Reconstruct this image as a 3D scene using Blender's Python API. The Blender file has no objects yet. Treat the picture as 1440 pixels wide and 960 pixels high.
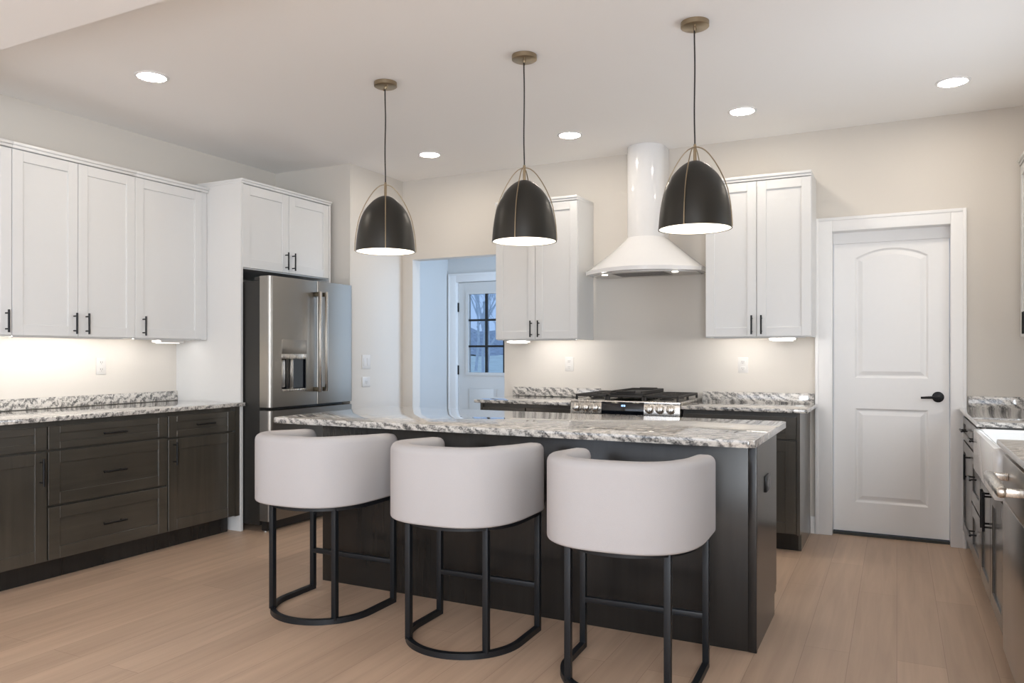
import bpy, bmesh, math, random
from mathutils import Vector, Matrix
random.seed(7)
SC = bpy.context.scene
COL = SC.collection
R = math.radians
PI = math.pi

# ------------------------------------------------------------------ camera
cam_d = bpy.data.cameras.new('camera')
cam = bpy.data.objects.new('camera', cam_d)
COL.objects.link(cam)
cam.location = (0, 0, 1.27)
cam.rotation_euler = (R(90), 0, R(26.7))
cam_d.sensor_width = 36
cam_d.lens = 36 * 1076 / 1440
cam_d.shift_y = 18 / 1440
cam_d.clip_start = 0.05
SC.camera = cam

# ------------------------------------------------------------------ view / world / window light
SC.view_settings.view_transform = 'Standard'
SC.view_settings.look = 'None'
SC.view_settings.exposure = 0.41
SC.view_settings.gamma = 1
SC.view_settings.use_curve_mapping = False
SC.cycles.max_bounces = 10
SC.cycles.diffuse_bounces = 6
SC.cycles.sample_clamp_indirect = 6
SC.cycles.caustics_reflective = False
SC.cycles.caustics_refractive = False
SC.cycles.use_denoising = True

world = bpy.data.worlds.new('overcast_sky')
SC.world = world
world.use_nodes = True
bgn = world.node_tree.nodes['Background']
bgn.inputs[0].default_value = (0.30, 0.42, 0.64, 1)
bgn.inputs[1].default_value = 1.15

COOL = (0.86, 0.93, 1.0)
def area_light(name, loc, rot, sx, sy, power, color):
    d = bpy.data.lights.new(name, 'AREA')
    d.shape = 'RECTANGLE'; d.size = sx; d.size_y = sy
    d.energy = power; d.color = color
    o = bpy.data.objects.new(name, d); COL.objects.link(o)
    o.location = loc; o.rotation_euler = rot
    return o
# daylight from unseen windows; the rear one is added as fill
area_light('rear_fill_light', (-2.0, -3.85, 1.52), (R(90), 0, 0), 4.3, 1.85, 48, (0.90, 0.94, 1.0))
area_light('right_window_daylight', (0.98, -2.0, 1.5), (0, R(90), 0), 1.75, 2.7, 250, COOL)
area_light('sink_window_daylight', (0.98, 4.15, 1.62), (0, R(90), 0), 0.9, 1.05, 14, COOL)
area_light('foyer_window_daylight', (-2.46, 6.55, 1.6), (0, R(90), 0), 1.6, 0.7, 20, (0.55, 0.74, 1.0))
CAN_L = 75
BULB_L = 28
STRIP_L = 32

# ------------------------------------------------------------------ materials
MATS = {}
def new_mat(name):
    m = bpy.data.materials.new(name); m.use_nodes = True
    nt = m.node_tree
    return m, nt, nt.nodes['Principled BSDF'], nt.nodes, nt.links
def flat(name, col, rough=0.5, metal=0.0, bump=0.0, bscale=60, coat=0.0, var=0.03, spec=0.5):
    m, nt, b, N, L = new_mat(name)
    tc = N.new('ShaderNodeTexCoord')
    nz = N.new('ShaderNodeTexNoise'); nz.inputs['Scale'].default_value = bscale; nz.inputs['Detail'].default_value = 3
    L.new(tc.outputs['Object'], nz.inputs['Vector'])
    mx = N.new('ShaderNodeMix'); mx.data_type = 'RGBA'
    mx.inputs['A'].default_value = (*[c * (1 - var) for c in col], 1)
    mx.inputs['B'].default_value = (*[min(1, c * (1 + var)) for c in col], 1)
    L.new(nz.outputs['Fac'], mx.inputs['Factor'])
    L.new(mx.outputs['Result'], b.inputs['Base Color'])
    b.inputs['Roughness'].default_value = rough
    b.inputs['Metallic'].default_value = metal
    b.inputs['Coat Weight'].default_value = coat
    b.inputs['Specular IOR Level'].default_value = spec
    if bump:
        bp = N.new('ShaderNodeBump'); bp.inputs['Strength'].default_value = bump; bp.inputs['Distance'].default_value = 0.002
        L.new(nz.outputs['Fac'], bp.inputs['Height']); L.new(bp.outputs['Normal'], b.inputs['Normal'])
    MATS[name] = m
    return m
def emit(name, col, strength):
    m, nt, b, N, L = new_mat(name)
    b.inputs['Base Color'].default_value = (*col, 1)
    b.inputs['Emission Color'].default_value = (*col, 1)
    b.inputs['Emission Strength'].default_value = strength
    MATS[name] = m
    return m
def ramp(N, stops):
    r = N.new('ShaderNodeValToRGB')
    e = r.color_ramp.elements
    while len(e) < len(stops): e.new(0.5)
    for k, (p, c) in enumerate(stops):
        e[k].position = p; e[k].color = (*c, 1)
    return r

WALL = flat('wall_paint', (0.635, 0.598, 0.548), 0.75, bump=0.05, bscale=220, var=0.01)
CEIL = flat('ceiling_paint', (0.90, 0.89, 0.88), 0.85, bump=0.05, bscale=200, var=0.01)
TRIMW = flat('white_trim_paint', (0.81, 0.805, 0.80), 0.4, var=0.01, bscale=30)
CABW = flat('white_cabinet_paint', (0.66, 0.66, 0.655), 0.36, var=0.01, bscale=25)
FOYER = flat('foyer_paint', (0.62, 0.62, 0.61), 0.7, var=0.01)
BLACK = flat('black_metal', (0.012, 0.012, 0.013), 0.38, metal=0.6, var=0.05)
STOOLBLK = flat('stool_black_metal', (0.010, 0.012, 0.015), 0.42, metal=0.3, var=0.05)
BRASS = flat('champagne_brass', (0.37, 0.295, 0.20), 0.36, metal=1.0, var=0.05)
SHADE = flat('bronze_black_shade', (0.022, 0.020, 0.016), 0.38, metal=0.2, var=0.05, bscale=14)
LINING = flat('white_shade_lining', (0.85, 0.84, 0.80), 0.5, var=0.01)
HOODW = flat('white_hood_enamel', (0.76, 0.76, 0.765), 0.12, var=0.01, coat=0.4)
FAB = flat('stool_fabric', (0.445, 0.43, 0.435), 0.9, bump=0.25, bscale=420, var=0.04, spec=0.2)
CERAM = flat('sink_fireclay', (0.80, 0.80, 0.79), 0.10, var=0.01, coat=0.3)
PLATE = flat('white_plate_plastic', (0.63, 0.61, 0.585), 0.35, var=0.01)
SLOT = flat('dark_slot', (0.16, 0.155, 0.15), 0.5)
BLKPL = flat('black_plastic', (0.012, 0.012, 0.012), 0.3)
IRON = flat('cast_iron', (0.030, 0.027, 0.025), 0.55, metal=0.2, bump=0.3, bscale=200)
DGLASS = flat('black_glass', (0.006, 0.007, 0.010), 0.06)
FRIDGESIDE = flat('fridge_side_grey', (0.022, 0.021, 0.019), 0.42, metal=0.2)
BRONZE = flat('dark_bronze_cap', (0.10, 0.085, 0.06), 0.35, metal=0.9)
GAPDARK = flat('door_gap_dark', (0.03, 0.032, 0.028), 0.6)
CORD = flat('black_cord', (0.012, 0.011, 0.010), 0.6)
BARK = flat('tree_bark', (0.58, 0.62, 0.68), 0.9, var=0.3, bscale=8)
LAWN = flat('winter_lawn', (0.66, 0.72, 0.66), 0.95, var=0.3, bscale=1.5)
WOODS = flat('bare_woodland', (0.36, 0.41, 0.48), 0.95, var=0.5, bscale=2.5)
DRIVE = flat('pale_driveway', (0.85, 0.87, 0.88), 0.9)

def steel(name, col, rough, vertical=True):
    m, nt, b, N, L = new_mat(name)
    tc = N.new('ShaderNodeTexCoord'); mp = N.new('ShaderNodeMapping')
    mp.inputs['Scale'].default_value = (4, 4, 260) if not vertical else (260, 260, 3)
    nz = N.new('ShaderNodeTexNoise'); nz.inputs['Scale'].default_value = 1; nz.inputs['Detail'].default_value = 2
    L.new(tc.outputs['Object'], mp.inputs['Vector']); L.new(mp.outputs['Vector'], nz.inputs['Vector'])
    mr = N.new('ShaderNodeMapRange'); mr.inputs['To Min'].default_value = rough - 0.03; mr.inputs['To Max'].default_value = rough + 0.04
    L.new(nz.outputs['Fac'], mr.inputs['Value']); L.new(mr.outputs['Result'], b.inputs['Roughness'])
    b.inputs['Base Color'].default_value = (*col, 1); b.inputs['Metallic'].default_value = 1
    b.inputs['Anisotropic'].default_value = 0.4
    MATS[name] = m
    return m
STEEL = steel('brushed_stainless', (0.31, 0.29, 0.262), 0.34)
STEELB = steel('bright_stainless', (0.58, 0.55, 0.51), 0.27)

STEELD = steel('stainless_floor_glare', (0.52, 0.49, 0.46), 0.30)  # lighter copy of the stainless, the floor's reflection painted into its colour
def wood(name, c0, c1, rough, axis=2, coat=0.7, spec=0.5):
    m, nt, b, N, L = new_mat(name)
    tc = N.new('ShaderNodeTexCoord'); mp = N.new('ShaderNodeMapping')
    s = [26, 26, 26]; s[axis] = 1.6
    mp.inputs['Scale'].default_value = s
    nz = N.new('ShaderNodeTexNoise'); nz.inputs['Scale'].default_value = 1.2; nz.inputs['Detail'].default_value = 6; nz.inputs['Distortion'].default_value = 0.6
    L.new(tc.outputs['Object'], mp.inputs['Vector']); L.new(mp.outputs['Vector'], nz.inputs['Vector'])
    n2 = N.new('ShaderNodeTexNoise'); n2.inputs['Scale'].default_value = 3.0; n2.inputs['Detail'].default_value = 2
    L.new(tc.outputs['Object'], n2.inputs['Vector'])
    ad = N.new('ShaderNodeMath'); ad.operation = 'MULTIPLY_ADD'; ad.inputs[1].default_value = 0.6
    L.new(nz.outputs['Fac'], ad.inputs[0])
    ml = N.new('ShaderNodeMath'); ml.operation = 'MULTIPLY'; ml.inputs[1].default_value = 0.4
    L.new(n2.outputs['Fac'], ml.inputs[0]); L.new(ml.outputs[0], ad.inputs[2])
    rp = ramp(N, [(0.25, c0), (0.75, c1)])
    L.new(ad.outputs[0], rp.inputs['Fac']); L.new(rp.outputs['Color'], b.inputs['Base Color'])
    b.inputs['Roughness'].default_value = rough
    b.inputs['Coat Weight'].default_value = coat; b.inputs['Coat Roughness'].default_value = 0.16
    b.inputs['Specular IOR Level'].default_value = spec
    bp = N.new('ShaderNodeBump'); bp.inputs['Strength'].default_value = 0.06; bp.inputs['Distance'].default_value = 0.001
    L.new(nz.outputs['Fac'], bp.inputs['Height']); L.new(bp.outputs['Normal'], b.inputs['Normal'])
    MATS[name] = m
    return m
DWV = wood('dark_stained_wood', (0.027, 0.024, 0.019), (0.058, 0.050, 0.039), 0.36, 2)
DWH = wood('dark_stained_wood_across', (0.027, 0.024, 0.019), (0.058, 0.050, 0.039), 0.36, 0)
DWSHADE = wood('dark_wood_shaded', (0.011, 0.010, 0.0095), (0.021, 0.0195, 0.018), 0.24, 2, 0.0, 0.4)  # same wood as the cabinets, darkened to paint in the island's shade

def granite(name):
    m, nt, b, N, L = new_mat(name)
    tc = N.new('ShaderNodeTexCoord'); mp = N.new('ShaderNodeMapping')
    mp.inputs['Rotation'].default_value = (R(25), R(38), R(30)); mp.inputs['Scale'].default_value = (1.0, 2.2, 1.6)
    L.new(tc.outputs['Object'], mp.inputs['Vector'])
    wv = N.new('ShaderNodeTexWave'); wv.inputs['Scale'].default_value = 5.5; wv.inputs['Distortion'].default_value = 11
    wv.inputs['Detail'].default_value = 5; wv.inputs['Detail Scale'].default_value = 1.7; wv.inputs['Detail Roughness'].default_value = 0.68
    L.new(mp.outputs['Vector'], wv.inputs['Vector'])
    n1 = N.new('ShaderNodeTexNoise'); n1.inputs['Scale'].default_value = 7; n1.inputs['Detail'].default_value = 8; n1.inputs['Distortion'].default_value = 1.8
    L.new(mp.outputs['Vector'], n1.inputs['Vector'])
    n2 = N.new('ShaderNodeTexNoise'); n2.inputs['Scale'].default_value = 130; n2.inputs['Detail'].default_value = 3
    L.new(tc.outputs['Object'], n2.inputs['Vector'])
    a = N.new('ShaderNodeMath'); a.operation = 'MULTIPLY'; a.inputs[1].default_value = 0.20; L.new(wv.outputs['Fac'], a.inputs[0])
    c = N.new('ShaderNodeMath'); c.operation = 'MULTIPLY_ADD'; c.inputs[1].default_value = 0.44; L.new(n1.outputs['Fac'], c.inputs[0]); L.new(a.outputs[0], c.inputs[2])
    d = N.new('ShaderNodeMath'); d.operation = 'MULTIPLY_ADD'; d.inputs[1].default_value = 0.44; L.new(n2.outputs['Fac'], d.inputs[0]); L.new(c.outputs[0], d.inputs[2])
    rp = ramp(N, [(0.345, (0.05, 0.05, 0.05)), (0.44, (0.20, 0.193, 0.185)), (0.53, (0.41, 0.39, 0.365)), (0.64, (0.62, 0.59, 0.55))])
    L.new(d.outputs[0], rp.inputs['Fac']); L.new(rp.outputs['Color'], b.inputs['Base Color'])
    b.inputs['Roughness'].default_value = 0.07; b.inputs['Coat Weight'].default_value = 0.8; b.inputs['Coat Roughness'].default_value = 0.03
    MATS[name] = m
    return m
GRAN = granite('grey_white_granite')

def floor_mat():
    m, nt, b, N, L = new_mat('light_oak_planks')
    tc = N.new('ShaderNodeTexCoord'); mp = N.new('ShaderNodeMapping')
    mp.inputs['Rotation'].default_value = (0, 0, R(90))
    L.new(tc.outputs['Object'], mp.inputs['Vector'])
    br = N.new('ShaderNodeTexBrick')
    br.inputs['Scale'].default_value = 1; br.inputs['Brick Width'].default_value = 1.5; br.inputs['Row Height'].default_value = 0.18
    br.inputs['Mortar Size'].default_value = 0.0012; br.inputs['Mortar Smooth'].default_value = 0.4; br.inputs['Bias'].default_value = 0
    br.offset = 0.37
    br.inputs['Color1'].default_value = (0.52, 0.372, 0.268, 1); br.inputs['Color2'].default_value = (0.45, 0.32, 0.23, 1)
    br.inputs['Mortar'].default_value = (0.30, 0.20, 0.14, 1)
    L.new(mp.outputs['Vector'], br.inputs['Vector'])
    m2 = N.new('ShaderNodeMapping'); m2.inputs['Scale'].default_value = (22, 1.3, 1)
    L.new(tc.outputs['Object'], m2.inputs['Vector'])
    nz = N.new('ShaderNodeTexNoise'); nz.inputs['Scale'].default_value = 1.0; nz.inputs['Detail'].default_value = 6; nz.inputs['Distortion'].default_value = 0.5
    L.new(m2.outputs['Vector'], nz.inputs['Vector'])
    rp = ramp(N, [(0.3, (0.86, 0.85, 0.84)), (0.7, (1.06, 1.06, 1.06))])
    L.new(nz.outputs['Fac'], rp.inputs['Fac'])
    mx = N.new('ShaderNodeMix'); mx.data_type = 'RGBA'; mx.blend_type = 'MULTIPLY'; mx.inputs['Factor'].default_value = 1
    L.new(br.outputs['Color'], mx.inputs['A']); L.new(rp.outputs['Color'], mx.inputs['B'])
    L.new(mx.outputs['Result'], b.inputs['Base Color'])
    b.inputs['Roughness'].default_value = 0.42
    bp = N.new('ShaderNodeBump'); bp.inputs['Strength'].default_value = 0.05; bp.inputs['Distance'].default_value = 0.001
    L.new(nz.outputs['Fac'], bp.inputs['Height']); L.new(bp.outputs['Normal'], b.inputs['Normal'])
    return m
FLOOR = floor_mat()

def glass_mat():
    m = bpy.data.materials.new('window_glass'); m.use_nodes = True
    nt = m.node_tree; N = nt.nodes; L = nt.links
    N.remove(N['Principled BSDF'])
    t = N.new('ShaderNodeBsdfTransparent'); t.inputs[0].default_value = (0.90, 0.94, 0.97, 1)
    g = N.new('ShaderNodeBsdfGlossy'); g.inputs['Roughness'].default_value = 0.02
    f = N.new('ShaderNodeFresnel'); f.inputs['IOR'].default_value = 1.45
    mx = N.new('ShaderNodeMixShader')
    L.new(f.outputs[0], mx.inputs[0]); L.new(t.outputs[0], mx.inputs[1]); L.new(g.outputs[0], mx.inputs[2])
    L.new(mx.outputs[0], N['Material Output'].inputs['Surface'])
    return m
GLASS = glass_mat()
LENS = emit('ceiling_light_lens', (1.0, 0.90, 0.77), CAN_L)
BULB = emit('pendant_bulb_glow', (1.0, 0.90, 0.76), BULB_L)
STRIP = emit('under_cabinet_glow', (1.0, 0.955, 0.90), STRIP_L)
BOXGLOW = emit('light_box_glow', (1.0, 0.95, 0.90), 1.3)
HOODL = emit('hood_lamp_glow', (1.0, 0.92, 0.80), 5)
DISPLAY = emit('blue_display_glow', (0.35, 0.6, 1.0), 1.3)

# ------------------------------------------------------------------ mesh helpers
def box(bm, x0, x1, y0, y1, z0, z1, bev=0.0, seg=2, M=None):
    vs = [bm.verts.new((x, y, z)) for x in (x0, x1) for y in (y0, y1) for z in (z0, z1)]
    idx = [(0, 1, 3, 2), (4, 6, 7, 5), (0, 4, 5, 1), (2, 3, 7, 6), (0, 2, 6, 4), (1, 5, 7, 3)]
    fs = [bm.faces.new([vs[i] for i in f]) for f in idx]
    if M is not None:
        for v in vs: v.co = M @ v.co
    if bev > 0:
        es = list({e for f in fs for e in f.edges})
        bmesh.ops.bevel(bm, geom=es, offset=bev, segments=seg, affect='EDGES', profile=0.5)
def prism(bm, pts, z0, z1, bev=0.0):
    """extrude an XY polygon (CCW) between z0 and z1"""
    a = [bm.verts.new((x, y, z0)) for x, y in pts]
    b = [bm.verts.new((x, y, z1)) for x, y in pts]
    n = len(pts)
    fs = [bm.faces.new(list(reversed(a))), bm.faces.new(b)]
    for i in range(n):
        fs.append(bm.faces.new((a[i], a[(i + 1) % n], b[(i + 1) % n], b[i])))
    if bev > 0:
        es = list(fs[0].edges) + list(fs[1].edges)
        bmesh.ops.bevel(bm, geom=es, offset=bev, segments=2, affect='EDGES', profile=0.5)
def tube(bm, pts, r, n=10, closed=False, cap=True):
    pts = [Vector(p) for p in pts]
    rs = r if isinstance(r, (list, tuple)) else [r] * len(pts)
    rings = []; prev = None; m = len(pts)
    for i, p in enumerate(pts):
        if closed: t = pts[(i + 1) % m] - pts[i - 1]
        else: t = (pts[min(i + 1, m - 1)] - pts[max(i - 1, 0)])
        t.normalize()
        if prev is None:
            u = t.orthogonal().normalized()
        else:
            u = (prev - t * prev.dot(t)).normalized()
        prev = u; w = t.cross(u)
        rings.append([bm.verts.new(p + (u * math.cos(2 * PI * k / n) + w * math.sin(2 * PI * k / n)) * rs[i]) for k in range(n)])
    for i in range(m if closed else m - 1):
        a, b = rings[i], rings[(i + 1) % m]
        for k in range(n):
            bm.faces.new((a[k], a[(k + 1) % n], b[(k + 1) % n], b[k]))
    if cap and not closed:
        bm.faces.new(list(reversed(rings[0]))); bm.faces.new(rings[-1])
def sweep(bm, path, prof, closed=False, scales=None):
    """sweep a closed (offset-to-right, z) profile along a horizontal XY path"""
    m = len(path); rings = []
    for i, p in enumerate(path):
        a = path[(i - 1) % m] if (closed or i > 0) else path[i]
        b = path[(i + 1) % m] if (closed or i < m - 1) else path[i]
        t = Vector((b[0] - a[0], b[1] - a[1])).normalized()
        sd = Vector((t.y, -t.x))
        pr = prof if scales is None else scales[i]
        rings.append([bm.verts.new((p[0] + sd.x * u, p[1] + sd.y * u, v)) for u, v in pr])
    n = len(rings[0])
    for i in range(m if closed else m - 1):
        a, b = rings[i], rings[(i + 1) % m]
        for k in range(n):
            bm.faces.new((a[k], a[(k + 1) % n], b[(k + 1) % n], b[k]))
    if not closed:
        bm.faces.new(list(reversed(rings[0]))); bm.faces.new(rings[-1])
def lathe(bm, prof, n=40, cx=0, cy=0, cap0=False, cap1=False):
    rings = []
    for r, z in prof:
        if r < 1e-6: rings.append([bm.verts.new((cx, cy, z))])
        else: rings.append([bm.verts.new((cx + r * math.cos(2 * PI * k / n), cy + r * math.sin(2 * PI * k / n), z)) for k in range(n)])
    for a, b in zip(rings[:-1], rings[1:]):
        for k in range(n):
            q = [a[k % len(a)], a[(k + 1) % len(a)], b[(k + 1) % len(b)], b[k % len(b)]]
            u = []
            for v in q:
                if v not in u: u.append(v)
            if len(u) > 2: bm.faces.new(u)
    if cap0 and len(rings[0]) > 1: bm.faces.new(rings[0])
    if cap1 and len(rings[-1]) > 1: bm.faces.new(rings[-1])
def disc_cyl(bm, c, axis, r, h, n=24, bev=0.0):
    """cylinder of height h from point c along axis"""
    ax = Vector(axis).normalized(); u = ax.orthogonal().normalized(); w = ax.cross(u); c = Vector(c)
    steps = [(r, 0), (r, h)] if not bev else [(r, 0), (r, h - bev), (r - bev * 0.4, h - bev * 0.3), (r - bev, h)]
    rings = [[bm.verts.new(c + ax * d + (u * math.cos(2 * PI * k / n) + w * math.sin(2 * PI * k / n)) * q) for k in range(n)] for q, d in steps]
    for a, b in zip(rings[:-1], rings[1:]):
        for k in range(n): bm.faces.new((a[k], a[(k + 1) % n], b[(k + 1) % n], b[k]))
    bm.faces.new(list(reversed(rings[0]))); bm.faces.new(rings[-1])
def finish(name, bm, mat, parent=None, loc=None, smooth=True, ang=40):
    bmesh.ops.recalc_face_normals(bm, faces=bm.faces[:])
    if loc is not None:
        bmesh.ops.translate(bm, verts=bm.verts[:], vec=-Vector(loc))
    me = bpy.data.meshes.new(name)
    bm.to_mesh(me); bm.free()
    if smooth:
        me.polygons.foreach_set('use_smooth', [True] * len(me.polygons))
        me.set_sharp_from_angle(angle=R(ang))
    me.materials.append(mat)
    o = bpy.data.objects.new(name, me)
    COL.objects.link(o)
    if loc is not None: o.location = loc
    if parent is not None: o.parent = parent
    return o
def B(): return bmesh.new()
def one(name, mat, args, parent=None, loc=None, bev=0.0):
    bm = B()
    for a in (args if isinstance(args, list) else [args]): box(bm, *a, bev=bev)
    return finish(name, bm, mat, parent, loc)
def tag(o, label, cat, group=None, kind=None):
    o['label'] = label; o['category'] = cat
    if group: o['group'] = group
    if kind: o['kind'] = kind
    return o
def thing(name, label, cat, loc=(0, 0, 0), rot=0.0, group=None):
    o = bpy.data.objects.new(name, None); COL.objects.link(o)
    o.empty_display_size = 0.1
    o.location = loc; o.rotation_euler = (0, 0, rot)
    return tag(o, label, cat, group)
def struct(name, mat, args, parent=None, bev=0.0):
    o = one(name, mat, args, parent, bev=bev)
    if parent is None: o['kind'] = 'structure'
    return o
def copy_thing(src, loc, rot, label, group=None):
    r = src.copy(); COL.objects.link(r); r.location = loc; r.rotation_euler = (0, 0, rot)
    r['label'] = label
    if group: r['group'] = group
    for ch in list(src.children):
        c = ch.copy(); COL.objects.link(c); c.parent = r
        for g in ch.children:
            d = g.copy(); COL.objects.link(d); d.parent = c
    return r

# ------------------------------------------------------------------ room shell
XL, XR, YB = -4.87, 1.05, 5.82
H = 2.853
struct('floor', FLOOR, (-5.05, 1.25, -4.1, 7.3, -0.1, 0.0))
struct('ceiling', CEIL, [(-5.05, 1.25, 2.03, 5.95, H, H + 0.12), (-4.6, -2.2, 5.95, 7.3, H, H + 0.12)])
HR = 2.72   # lower ceiling of the open room behind the camera
struct('ceiling_rear', CEIL, (-5.05, 1.25, -4.1, 2.162, HR, HR + 0.12))
struct('wall_header', CEIL, (XL, XR, 2.03, 2.162, HR + 0.12, H))
struct('wall_left', WALL, (XL - 0.12, XL, -4.1, YB + 0.12, 0, 2.853))
OP0, OP1, OPT = -3.94, -3.00, 2.13       # opening to the foyer
DR0, DR1, DRT = -0.405, 0.317, 2.13      # pantry door opening
struct('wall_back', WALL, [(-4.05, OP0, YB, YB + 0.12, 0, H), (OP0, OP1, YB, YB + 0.12, OPT, H), (OP1, DR0 - 0.02, YB, YB + 0.12, 0, H),
                           (DR0 - 0.02, DR1 + 0.02, YB, YB + 0.12, DRT + 0.02, H), (DR1 + 0.02, XR + 0.12, YB, YB + 0.12, 0, H)])
struct('wall_alcove', WALL, (XL, -4.05, 5.065, YB + 0.12, 0, H))
# right wall with a window over the sink and a window beside the open room
SW0, SW1, SZ0, SZ1 = 3.70, 4.60, 1.10, 2.15
RW0, RW1, RZ0, RZ1 = -3.4, -0.6, 0.6, 2.4
struct('wall_right', WALL, [(XR, XR + 0.12, SW1, YB, 0, 2.853), (XR, XR + 0.12, RW1, SW0, 0, 2.853), (XR, XR + 0.12, -4.1, RW0, 0, 2.853),
                            (XR, XR + 0.12, SW0, SW1, 0, SZ0), (XR, XR + 0.12, SW0, SW1, SZ1, 2.853),
                            (XR, XR + 0.12, RW0, RW1, 0, RZ0), (XR, XR + 0.12, RW0, RW1, RZ1, 2.853)])
BW0, BW1, BZ0, BZ1 = -4.2, 0.2, 0.55, 2.5
struct('wall_rear', WALL, [(XL, BW0, -4.1, -3.98, 0, 2.853), (BW1, XR, -4.1, -3.98, 0, 2.853), (BW0, BW1, -4.1, -3.98, 0, BZ0), (BW0, BW1, -4.1, -3.98, BZ1, 2.853)])
def window_x(n, x, y0, y1, z0, z1, bars):
    w = thing('window_%d' % n, '', '', (x + 0.06, (y0 + y1) / 2, z0)); del w['label']; del w['category']; w['kind'] = 'structure'
    hw, h = (y1 - y0) / 2, z1 - z0
    fr = [(-0.03, 0.03, -hw, -hw + 0.05, 0, h), (-0.03, 0.03, hw - 0.05, hw, 0, h), (-0.03, 0.03, -hw + 0.05, hw - 0.05, 0, 0.05), (-0.03, 0.03, -hw + 0.05, hw - 0.05, h - 0.05, h)]
    for k in range(1, bars): fr.append((-0.02, 0.02, -hw + 2 * hw * k / bars - 0.02, -hw + 2 * hw * k / bars + 0.02, 0.05, h - 0.05))
    one('window_frame', TRIMW, fr, w); one('pane', GLASS, (-0.003, 0.003, -hw + 0.05, hw - 0.05, 0.05, h - 0.05), w)
    return w
window_x(1, XR, SW0, SW1, SZ0, SZ1, 2)
window_x(2, XR, RW0, RW1, RZ0, RZ1, 2)
w = window_x(3, 0, -(BW1 - BW0) / 2, (BW1 - BW0) / 2, BZ0, BZ1, 4)  # unseen rear window, built around the added fill light
w.location = ((BW0 + BW1) / 2, -4.04, BZ0); w.rotation_euler = (0, 0, R(90))
# foyer beyond the opening
FL, FB = -4.38, 7.15
ED0, ED1, EDT = -4.267, -3.352, 2.05
struct('wall_foyer_left', FOYER, (FL - 0.1, FL, YB + 0.12, FB + 0.12, 0, H))
struct('wall_foyer_right', FOYER, [(-2.40, -2.28, YB + 0.12, 6.15, 0, H), (-2.40, -2.28, 6.95, FB + 0.12, 0, H), (-2.40, -2.28, 6.15, 6.95, 0, 0.75), (-2.40, -2.28, 6.15, 6.95, 2.45, H)])
window_x(4, -2.40, 6.15, 6.95, 0.75, 2.45, 2)
struct('wall_foyer_back', FOYER, [(FL, ED0 - 0.02, FB, FB + 0.12, 0, H), (ED1 + 0.02, -2.40, FB, FB + 0.12, 0, H), (ED0 - 0.02, ED1 + 0.02, FB, FB + 0.12, EDT + 0.02, H)])
struct('baseboard_foyer', TRIMW, (FL, FL + 0.015, YB + 0.12, FB, 0, 0.13))

# ---- trims
def casing(name, x0, x1, zt, y, wl, wr, wt, d=0.02):
    o = B()
    for (a, b, c, e, dd) in ((x0 - wl, x0, 0, zt + wt, d), (x1, x1 + wr, 0, zt + wt, d)):
        box(o, a, b, y - dd, y, c, e, bev=0.004)
    box(o, x0, x1, y - d, y, zt, zt + wt, bev=0.004)
    # back band
    box(o, x0 - wl - 0.002, x0 - wl + 0.02, y - d - 0.006, y, 0, zt + wt + 0.002, bev=0.003)
    box(o, x1 + wr - 0.02, x1 + wr + 0.002, y - d - 0.006, y, 0, zt + wt + 0.002, bev=0.003)
    box(o, x0 - wl + 0.02, x1 + wr - 0.02, y - d - 0.006, y, zt + wt - 0.02, zt + wt + 0.002, bev=0.003)
    f = finish(name, o, TRIMW); f['kind'] = 'structure'
    return f
casing('trim_1', DR0, DR1, DRT, YB, 0.110, 0.089, 0.096)
struct('trim_2', TRIMW, [(DR0 - 0.02, DR0, YB, YB + 0.12, 0, DRT + 0.02), (DR1, DR1 + 0.02, YB, YB + 0.12, 0, DRT + 0.02), (DR0, DR1, YB, YB + 0.12, DRT, DRT + 0.02),
                         (DR0, DR1, YB + 0.085, YB + 0.12, 2.052, DRT)])
casing('trim_3', ED0, ED1, EDT, FB, 0.095, 0.09, 0.09)
struct('trim_4', TRIMW, [(ED0 - 0.02, ED0, FB, FB + 0.12, 0, EDT + 0.02), (ED1, ED1 + 0.02, FB, FB + 0.12, 0, EDT + 0.02), (ED0, ED1, FB, FB + 0.12, EDT, EDT + 0.02)])
struct('baseboard_back', TRIMW, [(-0.548, -0.519, YB - 0.014, YB, 0, 0.12), (OP1 + 0.0, -2.90, YB - 0.014, YB, 0, 0.13)])
struct('baseboard_alcove', TRIMW, (-4.05, -4.036, 5.065, YB, 0, 0.13))

# ---- pantry door: two raised panels, the upper one with an arched head
def arch_pts(x0, x1, z0, zs, rise, n=16):
    """outline of a panel, CCW seen from the front; rise > 0 arches the head"""
    p = [(x0, z0), (x1, z0), (x1, zs)]
    if rise > 0:
        cx = (x0 + x1) / 2; hw = (x1 - x0) / 2; rad = (hw * hw + rise * rise) / (2 * rise); cz = zs + rise - rad
        a = math.asin(hw / rad)
        for k in range(1, n): 
            t = a - 2 * a * k / n
            p.append((cx + rad * math.sin(t), cz + rad * math.cos(t)))
    p.append((x0, zs))
    return p
def inset(pts, d):
    n = len(pts); out = []
    for i in range(n):
        a, b, c = Vector(pts[i - 1]), Vector(pts[i]), Vector(pts[(i + 1) % n])
        e1 = (b - a).normalized(); e2 = (c - b).normalized()
        n1 = Vector((-e1.y, e1.x)); n2 = Vector((-e2.y, e2.x))
        m = (n1 + n2); m = m / max(0.2, m.dot(n1))
        out.append(tuple(b + m * d))
    return out
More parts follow.
